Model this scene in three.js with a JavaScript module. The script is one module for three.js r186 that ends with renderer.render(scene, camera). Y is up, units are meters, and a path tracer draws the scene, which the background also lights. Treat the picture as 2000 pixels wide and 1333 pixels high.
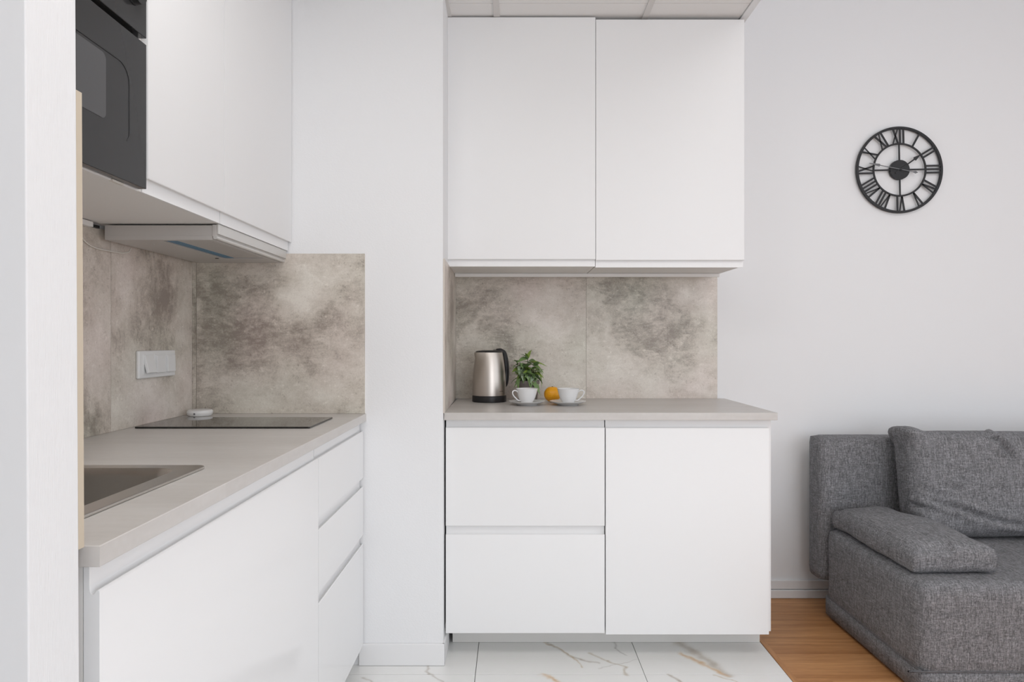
import * as THREE from 'three';
import { RoundedBoxGeometry } from 'three/addons/geometries/RoundedBoxGeometry.js';
import { mergeGeometries, mergeVertices, toCreasedNormals } from 'three/addons/utils/BufferGeometryUtils.js';
import { RectAreaLightUniformsLib } from 'three/addons/lights/RectAreaLightUniformsLib.js';

// ------------------------------------------------------------------ camera, sky, light, exposure
// y up, metres; the camera stands at x = 0, z = 0 and looks along -z at the kitchen wall 3.174 m away
const scene = new THREE.Scene();
const EYE = 1.193, FOCAL = 1333;                       // focal length in pixels of a 2000 x 1333 frame (24 mm lens)
const camera = new THREE.PerspectiveCamera(2 * Math.atan(666.5 / FOCAL) * 180 / Math.PI, 2000 / 1333, 0.05, 60);
camera.position.set(0, EYE, 0);
camera.lookAt(0, EYE, -1);
scene.background = new THREE.Color(0.86, 0.93, 1.0);   // overcast daylight outside the windows
const renderer = new THREE.WebGLRenderer({ antialias: true });
renderer.toneMapping = THREE.LinearToneMapping;
renderer.toneMappingExposure = 0.80;
renderer.shadowMap.enabled = true;
RectAreaLightUniformsLib.init();
function daylight(w, h, x, y, z, tx, ty, tz, intensity, color = 0xffffff) {
  const l = new THREE.RectAreaLight(color, intensity, w, h);
  l.position.set(x, y, z); l.lookAt(tx, ty, tz); l.name = 'window_daylight'; scene.add(l);
}
// the room behind the camera: a wide window in the rear wall and one in the right-hand wall
daylight(2.6, 2.36, 2.15, 1.37, 2.36, 2.15, 1.37, -3, 3.3, 0xf4f8ff);
daylight(2.6, 2.36, 3.56, 1.37, -0.2, -3, 1.37, -0.2, 1.2, 0xf4f8ff);

// ------------------------------------------------------------------ helpers
const R = Math.PI / 180;
let seedState = 12345;
const rnd = () => { seedState = (seedState * 1664525 + 1013904223) >>> 0; return seedState / 4294967296; };
const V3 = (x, y, z) => new THREE.Vector3(x, y, z);
const taken = {};
function numbered(n) { const k = taken[n] = (taken[n] ?? -1) + 1; return k ? n + '_' + String(k).padStart(3, '0') : n; }
function part(name, geo, mat, parent, pos, label) {
  const m = new THREE.Mesh(geo, mat); m.name = name; m.castShadow = m.receiveShadow = true;
  if (pos) m.position.set(...pos);
  if (label) m.userData.label = label;
  parent.add(m); return m;
}
function thing(name, label, category, pos = [0, 0, 0], turn = 0, group) {
  const o = new THREE.Group(); o.name = numbered(name); o.position.set(...pos); o.rotation.y = turn;
  o.userData = { label, category }; if (group) o.userData.group = group;
  scene.add(o); return o;
}
function solo(name, geo, mat, pos, label, category, group) {
  const m = part(numbered(name), geo, mat, scene, pos); m.userData = { label, category }; if (group) m.userData.group = group; return m;
}
function struct(name, geo, mat, pos, label, category) {
  const m = part(numbered(name), geo, mat, scene, pos); m.userData = { kind: 'structure', label, category }; return m;
}
function structGroup(name, label, category, pos = [0, 0, 0]) {
  const o = new THREE.Group(); o.name = numbered(name); o.position.set(...pos); o.userData = { kind: 'structure', label, category }; scene.add(o); return o;
}
// box between two corners, edges slightly rounded when r is given
function bx(x0, x1, y0, y1, z0, z1, r = 0) {
  const w = Math.abs(x1 - x0), h = Math.abs(y1 - y0), d = Math.abs(z1 - z0);
  const g = r ? new RoundedBoxGeometry(w, h, d, 2, Math.min(r, w / 2.01, h / 2.01, d / 2.01)) : new THREE.BoxGeometry(w, h, d);
  g.translate((x0 + x1) / 2, (y0 + y1) / 2, (z0 + z1) / 2); return g;
}
const merge = (list) => mergeGeometries(list.map((g) => { const q = g.index ? g.toNonIndexed() : g; for (const k of Object.keys(q.attributes)) if (!['position', 'normal', 'uv'].includes(k)) q.deleteAttribute(k); return q; }));
function tube(points, r, seg = 24, rad = 8, closed = false) {
  return new THREE.TubeGeometry(new THREE.CatmullRomCurve3(points.map((p) => V3(...p)), closed, 'catmullrom', 0.5), seg, r, rad, closed);
}
const lathe = (pts, seg = 48) => new THREE.LatheGeometry(pts.map((p) => new THREE.Vector2(...p)), seg);
function metricUV(g, scale) {                            // uv in metres over a box-like shape, one plane for each facing
  const p = g.attributes.position, n = g.attributes.normal, uv = new Float32Array(p.count * 2);
  for (let i = 0; i < p.count; i++) {
    const ax = Math.abs(n.getX(i)), ay = Math.abs(n.getY(i)), az = Math.abs(n.getZ(i));
    let u, v;
    if (ay >= ax && ay >= az) { u = p.getX(i); v = p.getZ(i); } else if (ax >= az) { u = p.getZ(i); v = p.getY(i); } else { u = p.getX(i); v = p.getY(i); }
    uv[2 * i] = u / scale; uv[2 * i + 1] = v / scale;
  }
  g.setAttribute('uv', new THREE.BufferAttribute(uv, 2)); return g;
}

// ------------------------------------------------------------------ noise and textures
function hash(x, y, s) { let h = Math.imul(x, 374761393) ^ Math.imul(y, 668265263) ^ Math.imul(s, 2147483647 - 1234567); h = Math.imul(h ^ (h >>> 13), 1274126177); return ((h ^ (h >>> 16)) >>> 0) / 4294967296; }
function noise(x, y, s, px = 0, py = 0) {
  const xi = Math.floor(x), yi = Math.floor(y), fx = x - xi, fy = y - yi;
  const ux = fx * fx * (3 - 2 * fx), uy = fy * fy * (3 - 2 * fy);
  const wx = (k) => px ? ((k % px) + px) % px : k, wy = (k) => py ? ((k % py) + py) % py : k;
  const a = hash(wx(xi), wy(yi), s), b = hash(wx(xi + 1), wy(yi), s), c = hash(wx(xi), wy(yi + 1), s), d = hash(wx(xi + 1), wy(yi + 1), s);
  return a + (b - a) * ux + (c - a) * uy + (a - b - c + d) * ux * uy;
}
function fbm(x, y, s, oct = 5, gain = 0.5) { let v = 0, a = 0.5, t = 0; for (let i = 0; i < oct; i++) { v += a * noise(x, y, s + i * 17); t += a; a *= gain; x *= 2.03; y *= 2.03; } return v / t; }
const clamp = (v, a = 0, b = 1) => Math.min(b, Math.max(a, v));
const smooth = (a, b, x) => { const t = clamp((x - a) / (b - a)); return t * t * (3 - 2 * t); };
function dataTex(w, h, fn, srgb = true, repeat = false) {
  const d = new Uint8Array(w * h * 4);
  for (let j = 0; j < h; j++) for (let i = 0; i < w; i++) {
    const c = fn((i + 0.5) / w, (j + 0.5) / h), k = 4 * (j * w + i);
    d[k] = clamp(c[0], 0, 255); d[k + 1] = clamp(c[1], 0, 255); d[k + 2] = clamp(c[2], 0, 255); d[k + 3] = 255;
  }
  const t = new THREE.DataTexture(d, w, h, THREE.RGBAFormat);
  if (srgb) t.colorSpace = THREE.SRGBColorSpace;
  t.magFilter = THREE.LinearFilter; t.minFilter = THREE.LinearMipmapLinearFilter; t.generateMipmaps = true;
  if (repeat) t.wrapS = t.wrapT = THREE.RepeatWrapping;
  t.needsUpdate = true; return t;
}
const mix3 = (a, b, t) => [a[0] + (b[0] - a[0]) * t, a[1] + (b[1] - a[1]) * t, a[2] + (b[2] - a[2]) * t];
// printed concrete decor: cloudy plaster patches, trowel strokes and pitted grain; spots = [cx, cy, rx, ry, strength] in metres
const CON_D = [152, 142, 132], CON_M = [203, 194, 183], CON_L = [232, 225, 216];
function concrete(seed, wm, hm, spots, upright = false, px = 900) {
  const W = Math.min(Math.round(wm * px), 1100), H = Math.min(Math.round(hm * px), 600);
  return dataTex(W, H, (u, v) => {
    const X = u * wm, Y = v * hm, a = upright ? Y : X, b = upright ? X : Y;
    const wx = fbm(X * 6, Y * 6, seed + 3, 4) - 0.5, wy = fbm(X * 6, Y * 6, seed + 7, 4) - 0.5;
    let t = 0.52 + (fbm((a + wx * 0.2) * 3.2, (b + wy * 0.2) * 4.6, seed, 6, 0.58) - 0.5) * 0.95;
    for (const [cx, cy, rx, ry, k] of spots) { const dx = (X + wx * 0.24 - cx) / rx, dy = (Y + wy * 0.24 - cy) / ry; t += k * Math.exp(-(dx * dx + dy * dy)); }
    const dark = smooth(0.75, 0.2, t);
    // blotches with ragged outlines, trowel scratches, pitted grain
    t += (fbm(X * 22 + wx * 2, Y * 26 + wy * 2, seed + 40, 6, 0.74) - 0.5) * (0.42 + 0.6 * dark);
    t += (fbm(a * 30 + wy * 2, b * 120 + wx * 8, seed + 80, 3) - 0.5) * (0.14 + 0.22 * dark);
    t += (noise(X * 330, Y * 330, seed + 60) - 0.5) * 0.2;
    t += smooth(0.66, 0.84, fbm(X * 70, Y * 76, seed + 97, 4, 0.7)) * 0.28;
    t -= smooth(0.66, 0.82, fbm(X * 90 + 31, Y * 96, seed + 93, 4, 0.7)) * 0.28;
    t = clamp(t);
    const c = t < 0.5 ? mix3(CON_D, CON_M, t * 2) : mix3(CON_M, CON_L, t * 2 - 1), hue = fbm(X * 4 + 9, Y * 4, seed + 120, 3) - 0.5;
    return [c[0] + hue * 8, c[1] - hue * 4, c[2] + hue * 2];
  });
}
const std = (o) => new THREE.MeshStandardMaterial(o);
const phys = (o) => new THREE.MeshPhysicalMaterial(o);
const rgb = (r, g, b) => new THREE.Color().setRGB(r, g, b);

const plasterBump = dataTex(512, 512, (u, v) => { const n = 128 + (noise(u * 128, v * 128, 5, 128, 128) - 0.5) * 120 + (noise(u * 32, v * 32, 8, 32, 32) - 0.5) * 60; return [n, n, n]; }, false, true);
plasterBump.repeat.set(2, 2);
const M = {
  wall: std({ color: rgb(0.85, 0.853, 0.86), roughness: 0.92, bumpMap: plasterBump, bumpScale: 0.0004 }),
  ceilingTile: std({ color: rgb(0.86, 0.85, 0.835), roughness: 0.95 }),
  ceilingBar: std({ color: rgb(0.70, 0.68, 0.66), roughness: 0.6 }),
  trim: std({ color: rgb(0.85, 0.85, 0.853), roughness: 0.5 }),
  gloss: phys({ color: rgb(0.865, 0.867, 0.87), roughness: 0.10 }),
  satin: phys({ color: rgb(0.865, 0.865, 0.865), roughness: 0.42 }),
  carcass: std({ color: rgb(0.82, 0.805, 0.785), roughness: 0.6 }),
  plinth: std({ color: rgb(0.78, 0.765, 0.735), roughness: 0.55 }),
  rawEdge: std({ color: rgb(0.60, 0.52, 0.41), roughness: 0.8 }),
  edgeBand: std({ color: rgb(0.62, 0.56, 0.50), roughness: 0.6 }),
  steel: std({ color: rgb(0.62, 0.60, 0.57), roughness: 0.28, metalness: 1, side: THREE.DoubleSide }),
  hoodPaint: std({ color: rgb(0.60, 0.58, 0.56), roughness: 0.45, metalness: 0.25 }),
  hoodFascia: std({ color: rgb(0.66, 0.65, 0.63), roughness: 0.4, metalness: 0.4 }),
  filter: std({ color: rgb(0.58, 0.56, 0.54), roughness: 0.5, metalness: 0.4 }),
  film: std({ color: rgb(0.06, 0.20, 0.34), roughness: 0.4 }),
  black: std({ color: rgb(0.012, 0.012, 0.013), roughness: 0.5 }),
  blackGlass: phys({ color: rgb(0.028, 0.028, 0.029), roughness: 0.16, specularIntensity: 0.6 }),
  ovenWindow: phys({ color: rgb(0.075, 0.075, 0.078), roughness: 0.12, specularIntensity: 0.6 }),
  hob: phys({ color: rgb(0.012, 0.011, 0.010), roughness: 0.035, ior: 1.6 }),
  plastic: std({ color: rgb(0.80, 0.80, 0.79), roughness: 0.35 }),
  cord: std({ color: rgb(0.70, 0.66, 0.60), roughness: 0.5 }),
  porcelain: phys({ color: rgb(0.83, 0.83, 0.83), roughness: 0.12 }),
  blackPlastic: std({ color: rgb(0.014, 0.014, 0.015), roughness: 0.4 }),
  clockMetal: std({ color: rgb(0.022, 0.022, 0.024), roughness: 0.55, metalness: 0.2 }),
  clockHand: std({ color: rgb(0.16, 0.16, 0.165), roughness: 0.4, metalness: 0.5 }),
  soil: std({ color: rgb(0.05, 0.035, 0.025), roughness: 1 }),
  pot: std({ color: rgb(0.17, 0.15, 0.135), roughness: 0.6 }),
  stem: std({ color: rgb(0.12, 0.13, 0.035), roughness: 0.7 }),
  glass: phys({ color: 0xffffff, roughness: 0, transmission: 1, thickness: 0, ior: 1.45 }),
  lampGlow: std({ color: rgb(0.8, 0.8, 0.8), roughness: 0.6, emissive: rgb(1, 0.98, 0.95), emissiveIntensity: 2 }),
  subfloor: std({ color: rgb(0.35, 0.34, 0.33), roughness: 0.9 }),
};
// brushed steel of the kettle: vertical light and dark bands come from the room it mirrors
const brushed = dataTex(256, 256, (u, v) => { const n = 120 + (noise(u * 4, v * 128, 3, 4, 128) - 0.5) * 150; return [n, n, n]; }, false, true);
M.kettle = std({ color: rgb(0.56, 0.515, 0.47), roughness: 0.36, metalness: 1, bumpMap: brushed, bumpScale: 0.00015 });

// worktop laminate: pale warm grey with faint streaks
const worktopTex = dataTex(1024, 512, (u, v) => {
  const X = u * 1.28, Y = v * 0.64;
  let t = 0.5 + (fbm(X * 3, Y * 14, 501, 5) - 0.5) * 0.5 + (fbm(X * 14, Y * 110, 502, 3) - 0.5) * 0.22 + (fbm(X * 90, Y * 90, 503, 2) - 0.5) * 0.12;
  return mix3([187, 182, 177], [217, 214, 211], clamp(t));
}, true, true);
M.worktop = phys({ map: worktopTex, roughness: 0.34 });

// sofa cloth: tweed of lighter and darker yarns in both directions
const clothFn = (u, v) => {
  const fine = noise(u * 256, v * 256, 11, 256, 256), up = noise(u * 128, v * 16, 12, 128, 16), ac = noise(u * 16, v * 128, 13, 16, 128);
  const up2 = noise(u * 256, v * 48, 14, 256, 48), ac2 = noise(u * 48, v * 256, 15, 48, 256), slow = noise(u * 8, v * 8, 16, 8, 8);
  return 0.5 + (fine - 0.5) * 0.5 + (up - 0.5) * 0.42 + (ac - 0.5) * 0.30 + (up2 - 0.5) * 0.6 + (ac2 - 0.5) * 0.5 + (slow - 0.5) * 0.1;
};
const clothTex = dataTex(1024, 1024, (u, v) => mix3([84, 84, 86], [156, 156, 159], clamp(clothFn(u, v))), true, true);
const clothBump = dataTex(1024, 1024, (u, v) => { const n = 255 * clamp(clothFn(u, v)); return [n, n, n]; }, false, true);
M.cloth = phys({ map: clothTex, roughness: 0.95, bumpMap: clothBump, bumpScale: 0.0008, sheen: 0.15, sheenRoughness: 0.6, sheenColor: rgb(0.5, 0.5, 0.52) });

// ------------------------------------------------------------------ room shell
const ZB = -3.174, ZC = -2.515, XL = -1.185, FRONT_Z = 2.4, RIGHT_X = 3.6, LEFT_X = -2.2, TOP = 2.95;
const SPLIT = 0.983;                                     // tiles to the left, oak boards to the right
const wallBack = struct('wall_back', bx(-0.35, RIGHT_X + 0.15, 0, TOP, ZB - 0.15, ZB), M.wall, null, 'plain white back wall with the clock', 'wall');
let wallColumn, wallPartition;
{ // boxed-out column; its right flank is a little out of square
  const s = new THREE.Shape([[XL - 0.15, 2.515], [-0.2545, 2.515], [-0.2685, 3.3], [XL - 0.15, 3.3]].map((p) => new THREE.Vector2(...p)));
  const g = new THREE.ExtrudeGeometry(s, { depth: TOP, bevelEnabled: false }); g.rotateX(-Math.PI / 2);
  // the shape's second axis is distance from the camera plane
  wallColumn = struct('wall_column', g, M.wall, null, 'white boxed-out column between the two cabinet runs', 'wall');
}
const wallLeft = struct('wall_left', bx(XL - 0.15, XL, 0, TOP, -0.8, ZC), M.wall, null, 'white side wall behind the sink run', 'wall');
{ // short partition at the near end of the sink run, slightly out of plumb
  const g = bx(LEFT_X - 0.1, -0.5535, 0, TOP, -0.779, -0.87, 0.002), p = g.attributes.position;
  for (let i = 0; i < p.count; i++) p.setX(i, p.getX(i) + (EYE - p.getY(i)) * 0.0053);
  wallPartition = struct('wall_partition', g, M.wall, null, 'end of the white partition wall closing the sink run', 'wall');
}
struct('wall_side', bx(LEFT_X - 0.15, LEFT_X, 0, TOP, -0.8, FRONT_Z), M.wall, null, 'white wall of the entrance side', 'wall');
function wallWithWindow(name, len, win, label) {          // in its own plane: x along the wall, hole for the window
  const s = new THREE.Shape([[0, 0], [len, 0], [len, TOP], [0, TOP]].map((p) => new THREE.Vector2(...p)));
  const [x0, x1, y0, y1] = win;
  s.holes.push(new THREE.Path([[x0, y0], [x0, y1], [x1, y1], [x1, y0]].map((p) => new THREE.Vector2(...p))));
  return new THREE.ExtrudeGeometry(s, { depth: 0.15, bevelEnabled: false });
}
function windowUnit(w, h) {
  const o = structGroup('window_' + (++windowUnit.n), 'wide white framed window', 'window');
  const f = 0.06;
  part('frame', merge([bx(0, w, 0, f, 0, 0.07), bx(0, w, h - f, h, 0, 0.07), bx(0, f, f, h - f, 0, 0.07), bx(w - f, w, f, h - f, 0, 0.07)]), M.trim, o);
  part('mullion', bx(w / 2 - 0.05, w / 2 + 0.05, f, h - f, 0, 0.07), M.trim, o);
  for (const k of [0, 1]) part('pane', bx(k ? w / 2 + 0.05 : f, k ? w - f : w / 2 - 0.05, f, h - f, 0.034, 0.036), M.glass, o);
  return o;
}
windowUnit.n = 0;
{
  const g = wallWithWindow('', RIGHT_X - LEFT_X, [3.0, 5.7, 0.15, 2.6]);
  g.translate(LEFT_X, 0, FRONT_Z); struct('wall_front', g, M.wall, null, 'white window wall facing the kitchen', 'wall');
  windowUnit(2.7, 2.45).position.set(LEFT_X + 3.0, 0.15, FRONT_Z + 0.04);
  const g2 = wallWithWindow('', FRONT_Z - ZB, [FRONT_Z - 1.2, FRONT_Z + 1.6, 0.15, 2.6]);
  g2.rotateY(Math.PI / 2); g2.translate(RIGHT_X, 0, FRONT_Z); struct('wall_right', g2, M.wall, null, 'white window wall beside the sofa', 'wall');
  const w2 = windowUnit(2.8, 2.45); w2.rotation.y = Math.PI / 2; w2.position.set(RIGHT_X + 0.04, 0.15, 1.2);
}
// ceilings: a lowered tile ceiling over the kitchen, plain plaster over the living side
const CEIL = 2.503, CEIL_EDGE = 0.952;
struct('ceiling', bx(CEIL_EDGE, RIGHT_X + 0.15, TOP, TOP + 0.12, ZB - 0.15, FRONT_Z + 0.15), M.wall, null, 'plain white living room ceiling', 'ceiling');
{
  const c = structGroup('ceiling_lowered', 'lowered ceiling of square white tiles above the wall cabinets', 'ceiling');
  part('soffit', bx(LEFT_X, CEIL_EDGE, CEIL + 0.016, TOP + 0.12, ZB, FRONT_Z), M.wall, c);
  const xs = [LEFT_X, -1.862, -1.262, -0.662, -0.062, 0.538, CEIL_EDGE - 0.016], zs = [ZB, -2.652, -2.052, -1.452, -0.852, -0.252, 0.348, 0.948, 1.548, 2.148, FRONT_Z];
  const LED = [[3, 3, 7, 'nearer the wall cabinets'], [4, 5, 7, 'nearer the window wall']];   // column, row, brightness
  for (let i = 0; i + 1 < xs.length; i++) for (let j = 0; j + 1 < zs.length; j++)
    if (!LED.some(([a, b]) => a === i && b === j)) part('ceiling_tile', bx(xs[i] + 0.011, xs[i + 1] - 0.011, CEIL + 0.002, CEIL + 0.016, zs[j] + 0.0015, zs[j + 1] - 0.0015, 0.0015), M.ceilingTile, c);
  for (const [i, j, power, where] of LED) {                      // flat lamps set into the tile grid
    const x0 = xs[i] + 0.012, x1 = xs[i + 1] - 0.012, z0 = zs[j] + 0.004, z1 = zs[j + 1] - 0.004;
    const lamp = thing('ceiling_lamp', 'flat square lamp panel set into the tile ceiling, ' + where, 'lamp', [(x0 + x1) / 2, CEIL, (z0 + z1) / 2], 0, 'ceiling lamps');
    part('lamp_frame', bx(-(x1 - x0) / 2, (x1 - x0) / 2, 0.006, 0.016, -(z1 - z0) / 2, (z1 - z0) / 2), M.trim, lamp);
    part('diffuser', bx(-(x1 - x0) / 2 + 0.012, (x1 - x0) / 2 - 0.012, 0.002, 0.0055, -(z1 - z0) / 2 + 0.012, (z1 - z0) / 2 - 0.012), M.lampGlow, lamp);
    const l = new THREE.RectAreaLight(0xfffefc, power, x1 - x0 - 0.03, z1 - z0 - 0.03); l.name = 'ceiling_lamp_light'; l.position.set(0, -0.002, 0); l.rotation.x = -Math.PI / 2; lamp.add(l);
  }
  for (const x of xs.slice(1, -1)) part('grid_bar', bx(x - 0.012, x + 0.012, CEIL - 0.003, CEIL + 0.006, ZB, FRONT_Z), M.ceilingBar, c);
  part('edge_trim', bx(CEIL_EDGE - 0.026, CEIL_EDGE + 0.002, CEIL - 0.003, CEIL + 0.03, ZB, FRONT_Z), M.trim, c);
  part('edge_angle', bx(-0.262, -0.244, CEIL - 0.003, CEIL + 0.006, ZB, ZC), M.ceilingBar, c);
}
{
  const lamp = thing('ceiling_lamp', 'square surface lamp on the living room ceiling', 'lamp', [1.48, TOP, -0.95]);
  part('lamp_body', bx(-0.45, 0.45, -0.05, -0.001, -0.45, 0.45, 0.006), M.trim, lamp);
  part('diffuser', bx(-0.43, 0.43, -0.054, -0.0505, -0.43, 0.43), M.lampGlow, lamp);
  const l = new THREE.RectAreaLight(0xfffefc, 3.6, 0.84, 0.84); l.name = 'ceiling_lamp_light'; l.position.set(0, -0.058, 0); l.rotation.x = -Math.PI / 2; lamp.add(l);
}
// floor: marble tiles and oak boards as single pieces
{
  const f = structGroup('floor', 'white marble tiles meeting brown oak boards', 'floor');
  part('subfloor', bx(LEFT_X - 0.15, RIGHT_X + 0.15, -0.12, -0.009, ZB - 0.15, FRONT_Z + 0.15), M.subfloor, f);
  // marble print over 1.84 m x 1.84 m; veins as wandering strokes [points, width, colour, strength]
  const X0 = -0.85, Z0 = -3.05, S = 1.84, N = 1400;
  const veins = [
    [[[0.60, -2.78], [0.655, -2.70], [0.70, -2.62], [0.745, -2.52], [0.775, -2.447]], 0.020, [186, 176, 164], 0.8],
    [[[0.655, -2.60], [0.70, -2.53], [0.75, -2.46], [0.77, -2.44]], 0.011, [212, 176, 138], 0.9],
    [[[0.10, -2.76], [0.16, -2.68], [0.22, -2.60], [0.26, -2.55], [0.32, -2.53]], 0.006, [168, 160, 150], 0.7],
    [[[0.13, -2.70], [0.18, -2.66], [0.235, -2.58], [0.25, -2.50]], 0.004, [190, 170, 140], 0.7],
    [[[0.40, -2.72], [0.415, -2.65], [0.43, -2.60]], 0.005, [160, 158, 156], 0.6],
    [[[0.30, -2.60], [0.36, -2.545], [0.40, -2.49], [0.40, -2.44]], 0.006, [178, 165, 145], 0.7],
    [[[0.31, -2.49], [0.40, -2.52], [0.47, -2.56]], 0.003, [180, 176, 170], 0.5],
    [[[0.11, -2.44], [0.14, -2.40], [0.17, -2.35], [0.24, -2.2]], 0.009, [212, 176, 138], 0.9],
    [[[0.56, -2.44], [0.59, -2.39], [0.66, -2.3]], 0.007, [180, 170, 158], 0.8],
    [[[0.72, -2.44], [0.78, -2.40], [0.86, -2.33]], 0.004, [196, 180, 156], 0.7],
    [[[-0.31, -2.50], [-0.29, -2.44], [-0.25, -2.38]], 0.005, [176, 168, 158], 0.7],
    [[[-0.52, -2.42], [-0.49, -2.38], [-0.44, -2.33]], 0.006, [180, 172, 160], 0.7],
    [[[-0.48, -2.1], [-0.2, -1.9], [0.0, -1.6], [0.3, -1.4]], 0.012, [186, 176, 164], 0.7],
    [[[0.4, -2.1], [0.55, -1.8], [0.8, -1.6]], 0.010, [200, 160, 112], 0.7],
  ];
  const segs = []; for (const [pts, w, c, k] of veins) for (let i = 0; i + 1 < pts.length; i++) segs.push([pts[i], pts[i + 1], w, c, k]);
  const marble = dataTex(N, N, (u, v) => {
    const x = X0 + u * S, z = Z0 + v * S;
    const jx = x + (fbm(x * 14, z * 14, 700, 4) - 0.5) * 0.045, jz = z + (fbm(x * 14, z * 14, 710, 4) - 0.5) * 0.045;
    const cloud = fbm(x * 3, z * 3, 720, 4) - 0.5;
    let c = [241 + cloud * 14, 241 + cloud * 13, 239 + cloud * 14];
    for (const [a, b, w, col, k] of segs) {
      const dx = b[0] - a[0], dz = b[1] - a[1], t = clamp(((jx - a[0]) * dx + (jz - a[1]) * dz) / (dx * dx + dz * dz));
      const d = Math.hypot(jx - a[0] - dx * t, jz - a[1] - dz * t);
      if (d < w * 3) c = mix3(c, col, 0.75 * k * Math.exp(-(d * d) / (w * w * 0.9)) * (0.55 + 0.6 * fbm(x * 60, z * 60, 740, 2)));
    }
    return c;
  }, true, true);
  M.marble = phys({ map: marble, roughness: 0.16 });
  const xs = [LEFT_X, -1.93, -1.33, -0.73, -0.131, 0.474, SPLIT], zs = [ZB, -3.04, -2.44, -1.84, -1.24, -0.64, -0.04, 0.56, 1.16, 1.76, FRONT_Z], g = 0.0011;
  for (let i = 0; i + 1 < xs.length; i++) for (let j = 0; j + 1 < zs.length; j++) {
    const b = bx(xs[i] + g, xs[i + 1] - g, -0.009, 0, zs[j] + g, zs[j + 1] - g, 0.0006), p = b.attributes.position, uv = b.attributes.uv;
    for (let k = 0; k < p.count; k++) uv.setXY(k, (p.getX(k) - X0) / S, (p.getZ(k) - Z0) / S);
    part('floor_tile', b, M.marble, f);
  }
  // oak board prints: three boards' worth of grain
  const oak = [0, 1, 2].map((s) => dataTex(1024, 160, (u, v) => {
    const x = u * 1.6, y = v * 0.19, wob = (fbm(x * 3, y * 10, 800 + s, 4) - 0.5) * 0.03;
    let knot = 0; const kx = [0.62, 1.2, 0.3][s], ky = [0.10, 0.06, 0.13][s];
    const dx = (x - kx) / 0.075, dy = (y - ky) / 0.022, r = dx * dx + dy * dy; knot = Math.exp(-r);
    let t = 0.5 + (fbm(x * 2.4, (y + wob + knot * 0.012) * 70, 810 + s, 5) - 0.5) * 1.0 + (fbm(x * 30, y * 500, 820 + s, 2) - 0.5) * 0.35 + (fbm(x * 3, y * 12, 830 + s, 3) - 0.5) * 0.5;
    t -= knot * 0.28 * Math.abs(Math.sin(r * 5));
    return mix3([162, 110, 66], [218, 164, 112], clamp(t));
  }, true, true));
  const oakM = oak.map((t) => phys({ map: t, roughness: 0.38 }));
  const pw = 0.192; let row = 0;
  for (let z = ZB; z < FRONT_Z - 0.01; z += pw, row++) {
    const z1 = Math.min(z + pw, FRONT_Z); let x = SPLIT + 0.02, first = true;
    while (x < RIGHT_X - 0.01) {
      const x1 = Math.min(x + (first ? [1.1, 0.55, 0.85][row % 3] : 1.3), RIGHT_X);
      const b = bx(x + 0.0002, x1 - 0.0002, -0.009, 0, z + 0.0003, z1 - 0.0003, 0.0004), p = b.attributes.position, uv = b.attributes.uv, off = row * 0.37;
      for (let k = 0; k < p.count; k++) uv.setXY(k, (p.getX(k) - x + off) / 1.6, (p.getZ(k) - z) / pw);
      part('oak_board', b, oakM[(row * 2 + (first ? 0 : 1)) % 3], f); x = x1; first = false;
    }
  }
  const st = bx(SPLIT + 0.0005, SPLIT + 0.021, -0.009, 0.0025, ZB, FRONT_Z, 0.002), sp = st.attributes.position, su = st.attributes.uv;
  for (let k = 0; k < sp.count; k++) su.setXY(k, sp.getZ(k) / 1.6, sp.getX(k) / 0.19);
  part('edge_strip', st, oakM[1], f, null, 'narrow oak edging strip');
}
// skirting boards
{
  const b = structGroup('baseboard_back', 'stepped white skirting board between base cabinet and sofa', 'baseboard');
  part('board', bx(SPLIT + 0.005, RIGHT_X, 0.042, 0.082, ZB, ZB + 0.012, 0.002), M.trim, b);
  part('foot_board', bx(SPLIT + 0.005, RIGHT_X, 0.001, 0.039, ZB, ZB + 0.018, 0.003), M.trim, b);
  const c = structGroup('baseboard_column', 'low white skirting board wrapped round the column', 'baseboard');
  part('board', bx(-0.562, -0.2475, 0.001, 0.08, ZC, ZC + 0.012, 0.002), M.trim, c);
  part('return', bx(-0.257, -0.2475, 0.001, 0.08, ZC + 0.011, -2.69, 0.002), M.trim, c);
}

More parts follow.
